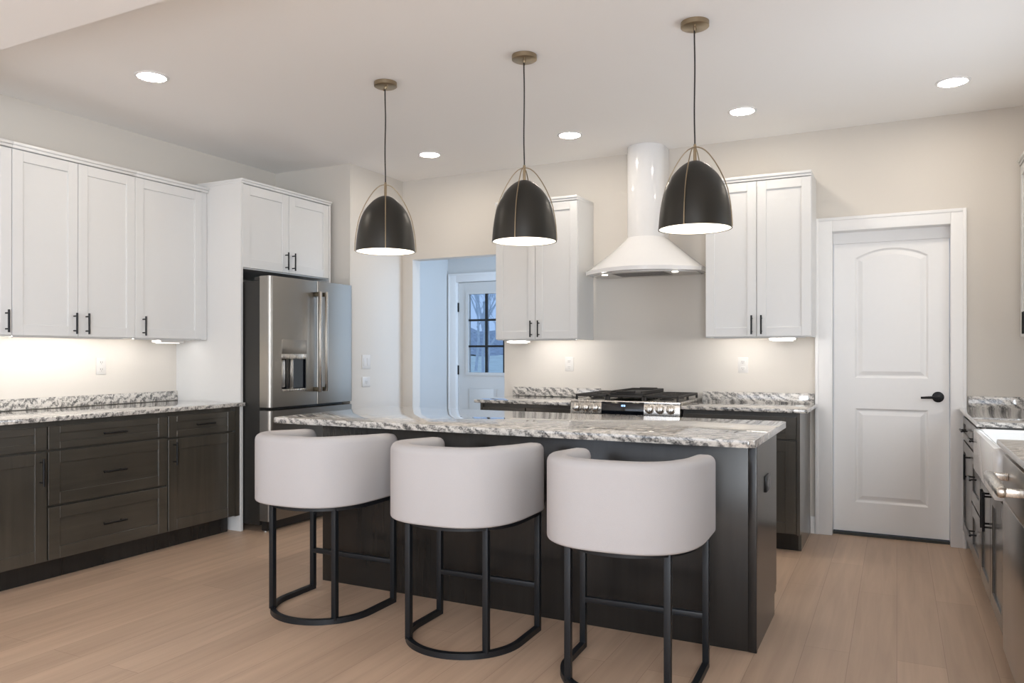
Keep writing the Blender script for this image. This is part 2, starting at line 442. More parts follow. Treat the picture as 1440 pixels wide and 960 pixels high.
def panel_door(name, x0, x1, z0, z1, y, t, panels, mat, parent=None):
    """slab in the XZ plane whose front (y) carries moulded panels: each a ring stepping in, back and up again"""
    bm = B()
    def loop(pts, yy): return [bm.verts.new((a, yy, b)) for a, b in pts]
    outer = [(x0, z0), (x1, z0), (x1, z1), (x0, z1)]
    fo = loop(outer, y)
    es = [bm.edges.new((fo[i], fo[(i + 1) % 4])) for i in range(4)]
    for pts in panels:
        l0 = loop(pts, y); n = len(pts)
        es += [bm.edges.new((l0[i], l0[(i + 1) % n])) for i in range(n)]
        prev = l0
        for dd, yy in ((0.012, y + 0.011), (0.020, y + 0.011), (0.046, y + 0.003)):
            cur = loop(inset(pts, dd), yy)
            for i in range(n): bm.faces.new((prev[i], prev[(i + 1) % n], cur[(i + 1) % n], cur[i]))
            prev = cur
        bm.faces.new(prev)
    bmesh.ops.triangle_fill(bm, edges=es, use_beauty=True)
    bo = loop(outer, y + t)
    bm.faces.new(list(reversed(bo)))
    for i in range(4): bm.faces.new((fo[i], bo[i], bo[(i + 1) % 4], fo[(i + 1) % 4]))
    return finish(name, bm, mat, parent, smooth=False)
yd = 5.90
d1 = thing('door_1', '', '', (0, 0, 0)); del d1['label']; del d1['category']; d1['kind'] = 'structure'
panel_door('door_slab', DR0 + 0.003, DR1 - 0.003, 0.024, 2.050, yd, 0.035,
           [arch_pts(-0.262, 0.190, 1.105, 1.945, 0.062), arch_pts(-0.262, 0.190, 0.232, 0.890, 0)], TRIMW, d1)
bm = B()
disc_cyl(bm, (0.248, yd, 0.982), (0, -1, 0), 0.036, 0.012, 28, 0.004)
disc_cyl(bm, (0.248, yd - 0.012, 0.982), (0, -1, 0), 0.013, 0.038, 16)
tube(bm, [(0.255, yd - 0.052, 0.982), (0.22, yd - 0.055, 0.981), (0.18, yd - 0.054, 0.979), (0.145, yd - 0.050, 0.977)], [0.011, 0.0095, 0.0085, 0.0075], 10)
finish('door_handle', bm, BLACK, d1)
struct('door_gap_strip', GAPDARK, (DR0, DR1, YB + 0.05, YB + 0.12, 0, 0.018))  # dark strip painting in the shade of the gap below the door
# ---- entry door with a nine-lite window
d2 = thing('door_2', '', '', (0, 0, 0)); del d2['label']; del d2['category']; d2['kind'] = 'structure'
ye = FB + 0.03
GX0, GX1, GZ0, GZ1 = -4.135, -3.485, 1.075, 1.918
one('door_slab', FOYER, [(ED0 + 0.004, GX0, ye, ye + 0.045, 0.012, EDT - 0.004), (GX1, ED1 - 0.004, ye, ye + 0.045, 0.012, EDT - 0.004),
                         (GX0, GX1, ye, ye + 0.045, 0.012, GZ0), (GX0, GX1, ye, ye + 0.045, GZ1, EDT - 0.004)], d2)
one('lite_frame', FOYER, [(GX0 - 0.03, GX0, ye - 0.012, ye, GZ0 - 0.03, GZ1 + 0.03), (GX1, GX1 + 0.03, ye - 0.012, ye, GZ0 - 0.03, GZ1 + 0.03),
                          (GX0, GX1, ye - 0.012, ye, GZ0 - 0.03, GZ0), (GX0, GX1, ye - 0.012, ye, GZ1, GZ1 + 0.03)], d2)
one('pane', GLASS, (GX0, GX1, ye + 0.02, ye + 0.026, GZ0, GZ1), d2)
mun = []
for k in (1, 2):
    xx = GX0 + (GX1 - GX0) * k / 3; mun.append((xx - 0.013, xx + 0.013, ye - 0.004, ye + 0.02, GZ0, GZ1))
    zz = GZ0 + (GZ1 - GZ0) * k / 3; mun.append((GX0, GX1, ye - 0.003, ye + 0.02, zz - 0.011, zz + 0.011))
one('muntin', BLKPL, mun, d2)
for px0 in (-4.13, -3.79):
    one('door_panel', FOYER, (px0, px0 + 0.30, ye - 0.008, ye, 0.25, 0.90), d2, bev=0.006)
for zz in (1.78, 1.10, 0.30):
    one('hinge', BLACK, (ED0 - 0.012, ED0 + 0.012, ye - 0.014, ye + 0.002, zz - 0.05, zz + 0.05), d2, bev=0.003)

# ------------------------------------------------------------------ cabinet kit (local: x along the face, y into the cabinet, front at y = 0)
def shaker(bm, x0, x1, z0, z1, fw, fh=None, t=0.02, rec=0.009, g=0.0018):
    fh = fh or fw
    x0 += g; x1 -= g; z0 += g; z1 -= g
    box(bm, x0, x0 + fw, 0, t, z0, z1, bev=0.0015, seg=1)
    box(bm, x1 - fw, x1, 0, t, z0, z1, bev=0.0015, seg=1)
    box(bm, x0 + fw, x1 - fw, 0, t, z0, z0 + fh, bev=0.0012, seg=1)
    box(bm, x0 + fw, x1 - fw, 0, t, z1 - fh, z1, bev=0.0012, seg=1)
    box(bm, x0 + fw - 0.004, x1 - fw + 0.004, rec, t - 0.001, z0 + fh - 0.004, z1 - fh + 0.004)
def pull(parent, x, z, length, vertical):
    bm = B(); so = -0.032; h = length / 2; q = h - 0.02
    if vertical:
        tube(bm, [(x, so, z - h), (x, so, z + h)], 0.006, 10)
        for k in (-q, q): tube(bm, [(x, 0.0, z + k), (x, so, z + k)], 0.0045, 8)
    else:
        tube(bm, [(x - h, so, z), (x + h, so, z)], 0.006, 10)
        for k in (-q, q): tube(bm, [(x + k, 0.0, z), (x + k, so, z)], 0.0045, 8)
    return finish('pull', bm, BLACK, parent)
def door(parent, x0, x1, z0, z1, mat, fw=0.062, pl=None, fh=None, name='door', across=None):
    bm = B(); shaker(bm, x0, x1, z0, z1, fw, fh, g=0.0018 if mat is CABW else 0.0045)
    o = finish(name, bm, mat, parent, smooth=False)
    if pl: pull(o, *pl)
    return o
def upper(label, loc, rot, w, d, z1, doors, crown=0.035, filler=0.0, light=True, group='white wall cabinets', crown_over=0.014, bottom_lip=True):
    """wall cabinet hung at loc; doors = [(x0, x1, pull_x)]"""
    t = thing('wall_cabinet', label, 'cabinet', loc, rot, group)
    zb = loc[2]; h = z1 - zb
    one('body', CABW, [(0, w, 0.021, d, 0.012, h), (0, w, 0.021, 0.04, 0, 0.012), (0, 0.018, 0.04, d, 0, 0.012), (w - 0.018, w, 0.04, d, 0, 0.012)], t)
    if filler: one('filler', CABW, (w, w + filler, 0.012, 0.03, 0, h), t)
    for (a, b, px) in doors:
        door(t, a, b, 0.004, h - 0.004, CABW, 0.062, (px, 0.085, 0.13, True))
    one('crown_moulding', CABW, [(0, w + filler, -crown_over * 0.4, d, h, h + crown * 0.5), (0, w + filler, -crown_over, d, h + crown * 0.5, h + crown)], t, bev=0.002)
    if light:
        ls = one('light_strip', STRIP, (0.05, w - 0.05, d * 0.24, d * 0.24 + 0.014, -0.001, 0.0115), t)
        one('strip_shield', CABW, [(0.045, w - 0.045, d * 0.24 - 0.012, d * 0.24 - 0.001, -0.006, 0.0115)], ls)  # added shield keeping the strip out of the island top's reflection
    return t
def base(label, loc, rot, w, d, fronts, mat=None, group='dark base cabinets', toe=0.08, toe_h=0.115, top=0.896, ends=(False, False), filler=(0, 0)):
    """fronts = [('door'|'drawer', x0, x1, z0, z1, pull)]"""
    t = thing('base_cabinet', label, 'cabinet', loc, rot, group)
    one('body', DWV, [(0, w, 0.026, d, toe_h, top)], t)
    one('toe_kick', DWSHADE, (0, w, toe, toe + 0.018, 0, toe_h), t)  # shade of the recess painted in with the darkened wood
    for s, (a, b) in zip(ends, ((-0.018, 0), (w, w + 0.018))):
        if s: one('end_panel', DWV, [(a, b, 0.002, d, toe_h, top), (a, b, toe, d, 0, toe_h)], t)
    for s, (a, b) in zip(filler, ((-filler[0], 0), (w, w + filler[1]))):
        if s: one('filler', DWV, (a, b, 0.004, 0.03, toe_h, top), t)
    for kind, a, b, z0, z1, pl in fronts:
        if kind == 'drawer':
            door(t, a, b, z0, z1, DWH, 0.066, pl, 0.040 if z1 - z0 < 0.2 else 0.066, 'drawer')
        else:
            door(t, a, b, z0, z1, DWV, 0.066, pl, None, 'door')
    return t

# ---- left wall: upper run, tall panel, cabinet over the refrigerator
XU = -4.53
upper('white shaker wall cabinet cut off by the left edge of the photo', (XU, 1.83, 1.375), R(90), 0.80, 0.34, 2.455, [(0, 0.40, 0.36), (0.40, 0.80, 0.765)])
upper('double door white shaker wall cabinet above the dark three-drawer base', (XU, 2.63, 1.375), R(90), 0.795, 0.34, 2.455, [(0, 0.397, 0.369), (0.397, 0.795, 0.448)])
upper('single door white shaker wall cabinet against the tall white refrigerator panel', (XU, 3.425, 1.375), R(90), 0.548, 0.34, 2.455, [(0, 0.548, 0.057)], filler=0.053)
pn = one('tall_panel', CABW, (XL + 0.001, -4.205, 4.030, 4.050, 0, 2.503), loc=(-4.54, 4.04, 0))
tag(pn, 'tall white end panel standing to the left of the refrigerator', 'panel', 'refrigerator side panels')
t = thing('wall_cabinet', 'short white double door cabinet over the refrigerator', 'cabinet', (-4.205, 4.050, 1.890), R(90), 'white wall cabinets')
one('body', CABW, [(0, 0.935, 0.021, 0.664, 0, 0.613)], t)
door(t, 0, 0.468, 0.006, 0.609, CABW, 0.068, (0.430, 0.095, 0.135, True))
door(t, 0.468, 0.935, 0.006, 0.609, CABW, 0.068, (0.505, 0.095, 0.135, True))
one('crown_moulding', CABW, [(-0.021, 0.957, -0.006, 0.664, 0.613, 0.630), (-0.021, 0.960, -0.014, 0.664, 0.630, 0.645)], t, bev=0.002)
pn = one('tall_panel', CABW, (XL + 0.001, -4.205, 4.986, 5.006, 0, 2.503), loc=(-4.54, 4.996, 0))
tag(pn, 'narrow white end panel to the right of the refrigerator, by the wall corner', 'panel', 'refrigerator side panels')

# ---- left wall: base run
XB = -4.21
G1 = 'dark base cabinets on the left wall'
base('dark stained base cabinet cut off by the left edge of the photo', (XB, 1.83, 0), R(90), 0.806, 0.635,
     [('drawer', 0, 0.806, 0.735, 0.872, (0.27, 0.803, 0.15, False)), ('door', 0, 0.403, 0.120, 0.731, (0.37, 0.63, 0.15, True)), ('door', 0.403, 0.806, 0.120, 0.731, (0.765, 0.62, 0.15, True))], group=G1)
base('dark stained base cabinet with a stack of three wide drawers', (XB, 2.636, 0), R(90), 0.784, 0.635,
     [('drawer', 0, 0.784, 0.735, 0.872, (0.392, 0.803, 0.15, False)), ('drawer', 0, 0.784, 0.424, 0.731, (0.392, 0.575, 0.15, False)), ('drawer', 0, 0.784, 0.120, 0.420, (0.392, 0.268, 0.15, False))], group=G1)
base('narrow dark stained base cabinet beside the tall white panel', (XB, 3.42, 0), R(90), 0.566, 0.635,
     [('drawer', 0, 0.566, 0.725, 0.872, (0.283, 0.80, 0.15, False)), ('door', 0, 0.566, 0.120, 0.721, (0.045, 0.625, 0.15, True))], group=G1, filler=(0, 0.042))
WT = 0.922
bm = B(); box(bm, XL + 0.001, -4.18, 1.75, 4.029, 0.898, 0.925, bev=0.004)
box(bm, -4.203, -4.18, 4.024, 4.052, 0.8985, 0.9245, bev=0.004)
tag(finish('worktop', bm, GRAN, loc=(-4.52, 2.9, 0.898)), 'long granite worktop on the left wall base cabinets', 'worktop', 'granite worktops')
tag(one('backsplash', GRAN, (XL + 0.001, XL + 0.021, 1.75, 4.028, 0.9255, 0.995), loc=(XL + 0.011, 2.9, 0.926), bev=0.002), 'low granite upstand along the left wall', 'backsplash', 'granite upstands')

# ---- back wall cabinets
YU = 5.47
upper('white double door wall cabinet to the left of the range hood', (-2.899, YU, 1.385), 0, 0.709, 0.349, 2.458, [(0, 0.352, 0.322), (0.352, 0.709, 0.386)])
upper('white double door wall cabinet to the right of the range hood', (-1.214, YU, 1.388), 0, 0.704, 0.349, 2.468, [(0, 0.350, 0.320), (0.350, 0.704, 0.384)])
YF = 5.17
G2 = 'dark base cabinets on the back wall'
base('dark base cabinet to the left of the range, beside the foyer opening', (-2.857, YF, 0), 0, 0.738, 0.649,
     [('drawer', 0, 0.369, 0.725, 0.872, (0.185, 0.80, 0.15, False)), ('drawer', 0.369, 0.738, 0.725, 0.872, (0.55, 0.80, 0.15, False)),
      ('door', 0, 0.369, 0.120, 0.721, (0.33, 0.62, 0.15, True)), ('door', 0.369, 0.738, 0.120, 0.721, (0.41, 0.62, 0.15, True))], group=G2, ends=(True, False))
base('dark base cabinet between the range and the white panel door', (-1.305, YF, 0), 0, 0.737, 0.649,
     [('drawer', 0, 0.737, 0.722, 0.872, (0.37, 0.80, 0.15, False)),
      ('door', 0, 0.369, 0.120, 0.718, (0.33, 0.62, 0.15, True)), ('door', 0.369, 0.737, 0.120, 0.718, (0.41, 0.62, 0.15, True))], group=G2, ends=(False, True))
tag(one('worktop', GRAN, (-2.915, -2.119, 5.14, YB - 0.001, 0.897, WT), loc=(-2.52, 5.48, 0.897), bev=0.005), 'granite worktop to the left of the range', 'worktop', 'granite worktops')
tag(one('worktop', GRAN, (-1.308, -0.500, 5.14, YB - 0.030, 0.897, WT), loc=(-0.9, 5.48, 0.897), bev=0.005), 'granite worktop to the right of the range', 'worktop', 'granite worktops')
tag(one('backsplash', GRAN, (-2.91, -2.125, YB - 0.021, YB - 0.001, WT + 0.0005, 0.996), loc=(-2.52, YB - 0.011, WT), bev=0.002), 'low granite upstand on the back wall, left of the range', 'backsplash', 'granite upstands')
tag(one('backsplash', GRAN, (-1.308, -0.522, YB - 0.029, YB - 0.001, WT - 0.02, 0.992), loc=(-0.9, YB - 0.011, WT), bev=0.002), 'low granite upstand on the back wall, right of the range', 'backsplash', 'granite upstands')

# ---- under cabinet light boxes
def ucl(label, loc, rot, w):
    t = thing('under_cabinet_light', label, 'light', loc, rot, 'under cabinet lights')
    bm = B(); box(bm, -w / 2, w / 2, 0, 0.10, 0.006, 0.040, bev=0.004); finish('housing', bm, PLATE, t)
    one('diffuser', BOXGLOW, (-w / 2 + 0.02, w / 2 - 0.02, 0.02, 0.08, 0.002, 0.006), t)
ucl('small white light box under the left wall cabinets by the tall panel', (-4.60, 3.775, 1.346), R(90), 0.19)
ucl('small white light box under the cabinet left of the hood', (-2.77, 5.58, 1.357), 0, 0.17)
ucl('small white light box under the cabinet right of the hood', (-0.71, 5.58, 1.360), 0, 0.17)

# ------------------------------------------------------------------ kitchen island
t = thing('kitchen_island', 'dark wood kitchen island base behind the three stools', 'island', (-1.71, 3.37, 0))
ix0, ix1 = -2.889 + 1.71, -0.534 + 1.71
one('body', DWSHADE, [(ix0 + 0.02, ix1 - 0.02, 0.021, 0.60, 0.115, 0.890), (ix0 + 0.02, ix1 - 0.02, 0.021, 0.52, 0, 0.115)], t)
one('front_panel', DWSHADE, (ix0 + 0.0005, ix1 - 0.033, 0.0, 0.020, 0.0, 0.8895), t, bev=0.001)
one('corner_stile', DWSHADE, (ix1 - 0.032, ix1 + 0.003, -0.004, 0.020, 0.0, 0.8895), t, bev=0.002)
for a, b in ((ix0, ix0 + 0.0195), (ix1 - 0.0195, ix1)):
    one('side_panel', DWSHADE, [(a, b, 0.0205, 0.601, 0.0995, 0.8895), (a, b, 0.0205, 0.545, 0, 0.0995)], t)
n = 5
for k in range(n):
    a = ix0 + (ix1 - ix0) * k / n; b = ix0 + (ix1 - ix0) * (k + 1) / n
    bm = B(); shaker(bm, -b, -a, 0.120, 0.885, 0.066)
    bmesh.ops.rotate(bm, verts=bm.verts[:], cent=(0, 0, 0), matrix=Matrix.Rotation(PI, 3, 'Z'))
    bmesh.ops.translate(bm, verts=bm.verts[:], vec=(0, 0.628, 0))
    finish('door', bm, DWSHADE, t, smooth=False)
def rrect(x0, x1, y0, y1, r, n=5):
    p = []
    for cx, cy, a0 in ((x1 - r, y0 + r, -90), (x1 - r, y1 - r, 0), (x0 + r, y1 - r, 90), (x0 + r, y0 + r, 180)):
        for k in range(n + 1):
            a = R(a0 + 90 * k / n); p.append((cx + r * math.cos(a), cy + r * math.sin(a)))
    return p
bm = B(); prism(bm, rrect(-3.092, -0.512, 3.185, 4.195, 0.028), 0.891, WT, bev=0.006)
tag(finish('island_worktop', bm, GRAN, loc=(-1.80, 3.69, 0.891)), 'large granite slab worktop on the kitchen island', 'worktop', 'granite worktops')
t = thing('power_outlet', 'black outlet on the end panel of the island', 'outlet', (-0.534, 3.67, 0.68), R(90), 'wall outlets')
bm = B(); box(bm, -0.058, 0.058, -0.007, 0, -0.037, 0.037, bev=0.003); finish('plate', bm, BLKPL, t)
for s in (-0.024, 0.024):
    bm = B(); box(bm, s - 0.018, s + 0.018, -0.0095, -0.007, -0.015, 0.015, bev=0.001); finish('socket', bm, SLOT, t)

# ------------------------------------------------------------------ wall outlets and switch
def outlet(label, loc, rot, w=0.072, h=0.115, n=2):
    t = thing('power_outlet', label, 'outlet', loc, rot, 'wall outlets')
    bm = B(); box(bm, -w / 2, w / 2, -0.006, 0, -h / 2, h / 2, bev=0.002); finish('plate', bm, PLATE, t)
    for s in ((-0.024, 0.024) if n == 2 else (0.0,)):
        o = B(); box(o, -0.017, 0.017, -0.008, -0.006, s - 0.015, s + 0.015, bev=0.001); f = finish('socket', o, PLATE, t)
        o = B(); box(o, -0.008, -0.005, -0.0088, -0.008, s - 0.004, s + 0.008); box(o, 0.005, 0.008, -0.0088, -0.008, s - 0.004, s + 0.008)
        disc_cyl(o, (0, -0.008, s - 0.009), (0, -1, 0), 0.0025, 0.0008, 10); finish('slots', o, SLOT, f)
outlet('white outlet on the left wall above the granite upstand', (XL, 3.415, 1.19), R(90))
outlet('white outlet on the back wall to the left of the range', (-2.40, YB, 1.19), 0)
outlet('white outlet on the back wall to the right of the range', (-1.015, YB, 1.19), 0)
outlet('wide white outlet below the switch on the wall right of the refrigerator', (-4.05, 5.275, 1.035), R(90), 0.11, 0.085, 1)
t = thing('light_switch', 'white wall switch plate above an outlet, right of the refrigerator', 'switch', (-4.05, 5.275, 1.205), R(90))
bm = B(); box(bm, -0.057, 0.057, -0.006, 0, -0.06, 0.06, bev=0.002); finish('plate', bm, PLATE, t)
for s in (-0.025, 0.025):
    bm = B(); box(bm, s - 0.016, s + 0.016, -0.009, -0.006, -0.033, 0.033, bev=0.0015); finish('rocker', bm, PLATE, t)

# ------------------------------------------------------------------ refrigerator
FX, FY0, FW = -3.953, 4.060, 0.918
t = thing('refrigerator', 'stainless french door refrigerator with water dispenser', 'refrigerator', (FX, FY0, 0), R(90))
one('case', FRIDGESIDE, [(0.004, FW - 0.004, 0.105, 0.86, 0.05, 1.795), (0.01, 0.10, 0.06, 0.16, 1.795, 1.825), (FW - 0.10, FW - 0.01, 0.06, 0.16, 1.795, 1.825)], t, bev=0.004)
mid = 0.492
def fdoor(name, x0, x1, z0, z1, r=0.016):
    bm = B(); box(bm, x0, x1, 0, 0.10, z0, z1, bev=r, seg=4); return bm
# left door with a recessed dispenser: slab made of bars round the recess
dx0, dx1, dz0, dz1 = 0.112, 0.372, 1.000, 1.270
bm = B()
def rounded_slab(bm, x0, x1, z0, z1, rl, rr):
    """door slab with rounded vertical front edges"""
    p = []
    for k in range(7):
        a = R(180 + 90 * k / 6); p.append((x0 + rl + rl * math.cos(a), rl + rl * math.sin(a)))
    for k in range(7):
        a = R(270 + 90 * k / 6); p.append((x1 - rr + rr * math.cos(a), rr + rr * math.sin(a)))
    p += [(x1, 0.10), (x0, 0.10)]
    prism(bm, p, z0, z1)
rounded_slab(bm, 0.0, mid - 0.002, 1.272, 1.828, 0.030, 0.008)
rounded_slab(bm, 0.0, mid - 0.002, 0.892, 1.000, 0.030, 0.008)
def side_slab(bm, pts, z0, z1): prism(bm, pts, z0, z1)
pl = [(0.03 + 0.03 * math.cos(R(180 + 15 * k)), 0.03 + 0.03 * math.sin(R(180 + 15 * k))) for k in range(7)]
prism(bm, pl + [(dx0, 0.0), (dx0, 0.10), (0.0, 0.10)], 1.0, 1.272)
pr = [(mid - 0.010 + 0.008 * math.cos(R(270 + 15 * k)), 0.008 + 0.008 * math.sin(R(270 + 15 * k))) for k in range(7)]
prism(bm, [(dx1, 0.0)] + pr + [(mid - 0.002, 0.10), (dx1, 0.10)], 1.0, 1.272)
ld = finish('left_door', bm, STEEL, t)
bm = B(); box(bm, dx0, dx1, 0.075, 0.099, dz0, 1.272)
box(bm, dx0, dx0 + 0.006, 0.004, 0.075, dz0, 1.272); box(bm, dx1 - 0.006, dx1, 0.004, 0.075, dz0, 1.272)
dp = finish('dispenser_recess', bm, DGLASS, ld)
one('dispenser_light_bar', STEELB, (dx0, dx1, -0.003, 0.03, 1.235, 1.272), ld, bev=0.002)
one('dispenser_panel', STEEL, (dx0, dx1, -0.002, 0.001, 1.274, 1.375), ld, bev=0.001)
one('dispenser_tray', STEELB, (dx0 + 0.006, dx1 - 0.006, 0.002, 0.075, dz0, dz0 + 0.016), ld, bev=0.002)
bm = B(); box(bm, dx0 + 0.012, dx0 + 0.085, 0.045, 0.074, dz0 + 0.03, 1.232, bev=0.004); box(bm, dx0 + 0.125, dx0 + 0.155, 0.028, 0.05, dz0 + 0.016, 1.235, bev=0.006)
finish('dispenser_paddle', bm, STEELB, ld)
bm = B(); rounded_slab(bm, mid + 0.002, FW, 0.892, 1.828, 0.008, 0.022)
rd = finish('right_door', bm, STEEL, t)
def fhandle(parent, x, z0, z1):
    bm = B(); box(bm, x - 0.011, x + 0.011, -0.072, -0.050, z0, z1, bev=0.005); h = finish('handle', bm, STEELB, parent)
    for zz in (z0 + 0.004, z1 - 0.036): one('handle_mount', BRONZE, (x - 0.010, x + 0.010, -0.0505, 0.0, zz, zz + 0.032), h, bev=0.002)
fhandle(ld, mid - 0.036, 0.985, 1.745)
fhandle(rd, mid + 0.034, 0.985, 1.745)
bm = B(); rounded_slab(bm, 0.0, FW, 0.085, 0.868, 0.030, 0.022); fz = finish('freezer_drawer', bm, STEEL, t)
bm = B(); box(bm, 0.06, FW - 0.06, -0.072, -0.050, 0.775, 0.797, bev=0.005); h = finish('handle', bm, STEELB, fz)
for xx in (0.065, FW - 0.097): one('handle_mount', BRONZE, (xx, xx + 0.032, -0.0505, 0, 0.777, 0.795), h, bev=0.002)
one('base_grille', BLKPL, (0.02, FW - 0.02, 0.055, 0.10, 0.012, 0.075), t)
for xx in (0.05, FW - 0.05):
    bm = B(); disc_cyl(bm, (xx, 0.09, 0), (0, 0, 1), 0.02, 0.05, 14); finish('foot', bm, STEELB, t)

# ------------------------------------------------------------------ range
RX0, RX1, RY = -2.112, -1.312, 5.125
RW = RX1 - RX0
t = thing('gas_range', 'stainless slide-in gas range with cast iron grates', 'range', (RX0, RY, 0), 0)
one('body', STEEL, [(0.004, RW - 0.004, 0.035, 0.66, 0.03, 0.915)], t)
one('cooktop', STEELB, (0.0, RW, 0.02, 0.665, 0.918, 0.944), t, bev=0.004)
bm = B(); M = Matrix.Translation((0, 0.008, 0.838)) @ Matrix.Rotation(R(-8), 4, 'X')
box(bm, 0, RW, 0, 0.03, 0, 0.105, bev=0.004, M=None)
bmesh.ops.transform(bm, matrix=M, verts=bm.verts[:])
cp = finish('control_panel', bm, STEELB, t)
bm = B(); box(bm, 0.238, 0.548, -0.004, 0.002, 0.010, 0.098, bev=0.002); bmesh.ops.transform(bm, matrix=M, verts=bm.verts[:])
dpl = finish('display', bm, DGLASS, cp)
bm = B()
for k, x in enumerate((0.386, 0.393, 0.402, 0.409)):
    box(bm, x, x + 0.005, -0.0046, -0.004, 0.066, 0.078)
    if k in (0, 2): box(bm, x, x + 0.007, -0.0046, -0.004, 0.0765, 0.078)
bmesh.ops.transform(bm, matrix=M, verts=bm.verts[:]); finish('clock_digits', bm, DISPLAY, dpl)
for x in (0.052, 0.124, 0.196, 0.590, 0.664, 0.738):
    bm = B()
    disc_cyl(bm, (x, 0, 0.053), (0, -1, 0), 0.031, 0.008, 24, 0.002)
    disc_cyl(bm, (x, -0.008, 0.053), (0, -1, 0), 0.027, 0.030, 24, 0.005)
    box(bm, x - 0.007, x + 0.007, -0.050, -0.036, 0.030, 0.076, bev=0.003)
    bmesh.ops.transform(bm, matrix=M, verts=bm.verts[:]); finish('knob', bm, STEELB, cp)
bm = B(); box(bm, 0.006, RW - 0.006, 0.0, 0.034, 0.20, 0.832, bev=0.005); od = finish('oven_door', bm, STEEL, t)
one('oven_window', DGLASS, (0.13, RW - 0.13, -0.002, 0.003, 0.34, 0.66), od)
bm = B(); tube(bm, [(0.05, -0.055, 0.77), (RW - 0.05, -0.055, 0.77)], 0.012, 14)
for xx in (0.08, RW - 0.08): box(bm, xx - 0.012, xx + 0.012, -0.055, 0.002, 0.76, 0.78, bev=0.003)
finish('handle', bm, STEELB, od)
bm = B(); box(bm, 0.006, RW - 0.006, 0.0, 0.034, 0.05, 0.194, bev=0.005); finish('storage_drawer', bm, STEEL, t)
for xx in (0.06, RW - 0.06):
    for yy in (0.08, 0.60):
        bm = B(); disc_cyl(bm, (xx, yy, 0), (0, 0, 1), 0.018, 0.032, 12); finish('foot', bm, BLKPL, t)
def grate(x0, x1):
    bm = B(); y0, y1 = 0.06, 0.63; za, zb = 0.966, 0.984
    b = 0.014
    box(bm, x0, x1, y0, y0 + b, za, zb, bev=0.004); box(bm, x0, x1, y1 - b, y1, za, zb, bev=0.004)
    box(bm, x0, x0 + b, y0, y1, za, zb, bev=0.004); box(bm, x1 - b, x1, y0, y1, za, zb, bev=0.004)
    ym = (y0 + y1) / 2; box(bm, x0, x1, ym - b / 2, ym + b / 2, za, zb, bev=0.004)
    xm = (x0 + x1) / 2
    for yc in ((y0 + ym) / 2, (y1 + ym) / 2):
        for sx in (x0, xm + 0.03):
            box(bm, sx, sx + (x1 - x0) / 2 - 0.03, yc - 0.005, yc + 0.005, za, zb, bev=0.003)
        for dy in (-1, 1): box(bm, xm - 0.005, xm + 0.005, min(yc + dy * 0.03, yc + dy * 0.135), max(yc + dy * 0.03, yc + dy * 0.135), za, zb, bev=0.003)
        for ddy in (-0.07, 0.07):
            box(bm, x0, x1, yc + ddy - 0.004, yc + ddy + 0.004, za + 0.004, zb, bev=0.002)
    for xx in (x0, x1 - 0.014):
        for yy in (y0, y1 - 0.014, ym - 0.007): box(bm, xx, xx + 0.014, yy, yy + 0.014, 0.944, za + 0.004)
    return finish('grate', bm, IRON, t)
grate(0.022, 0.262); grate(0.538, 0.778)
grate(0.268, 0.532)
for x in (0.142, 0.658):
    for y in (0.20, 0.49):
        bm = B(); disc_cyl(bm, (x, y, 0.944), (0, 0, 1), 0.05, 0.010, 24, 0.003); disc_cyl(bm, (x, y, 0.954), (0, 0, 1), 0.034, 0.009, 20, 0.003)
        finish('burner', bm, IRON, t)
g = thing('griddle', 'black griddle plate lying on the middle range grate', 'griddle', (RX0 + 0.40, RY + 0.345, 0.9845))
bm = B(); box(bm, -0.122, 0.122, -0.275, 0.270, 0.0, 0.014, bev=0.004)
for a in ((-0.122, -0.108, -0.275, 0.27), (0.108, 0.122, -0.275, 0.27), (-0.122, 0.122, 0.25, 0.27)): box(bm, *a, 0.012, 0.026, bev=0.004)
finish('plate', bm, IRON, g)
for yy in (-0.29, 0.268): one('grip', IRON, (-0.07, 0.07, yy, yy + 0.022, 0.014, 0.030), g, bev=0.005)

# ------------------------------------------------------------------ range hood
HX = -1.715
t = thing('range_hood', 'white enamel range hood with flared canopy and round-fronted chimney', 'range hood', (HX, YB - 0.001, 1.87))
def dsect(hw, d, n=14):
    """D-shaped outline: straight at the wall, bowed front (local y negative = into the room)"""
    p = [(hw, 0.0)]
    for k in range(n + 1):
        a = R(0 - 180 * k / n)
        p.append((hw * math.cos(a), -d * 0.45 + d * 0.55 * math.sin(a)))
    p.append((-hw, 0.0))
    return p
def bow(hw, d0, d1, n=16):
    """canopy outline: sides d0 deep, bowed to d1 at the middle"""
    p = [(hw, 0.0)]
    for k in range(n + 1):
        u = 1 - 2 * k / n
        p.append((hw * u, -(d0 + (d1 - d0) * (1 - u * u))))
    p.append((-hw, 0.0))
    return p
chd = 0.27
bm = B(); prism(bm, dsect(0.143, chd), 0.283, H - 1.87 - 0.001); finish('chimney', bm, HOODW, t)
bm = B()
rings = []
nseg = 16
top = [(0.150, 0.0)] + [(0.150 * math.cos(R(-180 * k / nseg)), -chd * 0.45 + (chd * 0.55 + 0.006) * math.sin(R(-180 * k / nseg))) for k in range(nseg + 1)] + [(-0.150, 0.0)]
bot = bow(0.448, 0.24, 0.505, nseg)
for k in range(13):
    s = k / 12
    e = 1 - (1 - s) ** 1.0
    hgt = 0.285 - 0.245 * s
    f = 0.93 * s + 0.07 * s ** 3
    rings.append([bm.verts.new((a[0] + (b[0] - a[0]) * f, a[1] + (b[1] - a[1]) * f, hgt)) for a, b in zip(top, bot)])
rings.append([bm.verts.new((b[0], b[1], 0.012)) for b in bot])
for a, b in zip(rings[:-1], rings[1:]):
    for k in range(len(a)): bm.faces.new((a[k], a[(k + 1) % len(a)], b[(k + 1) % len(b)], b[k]))
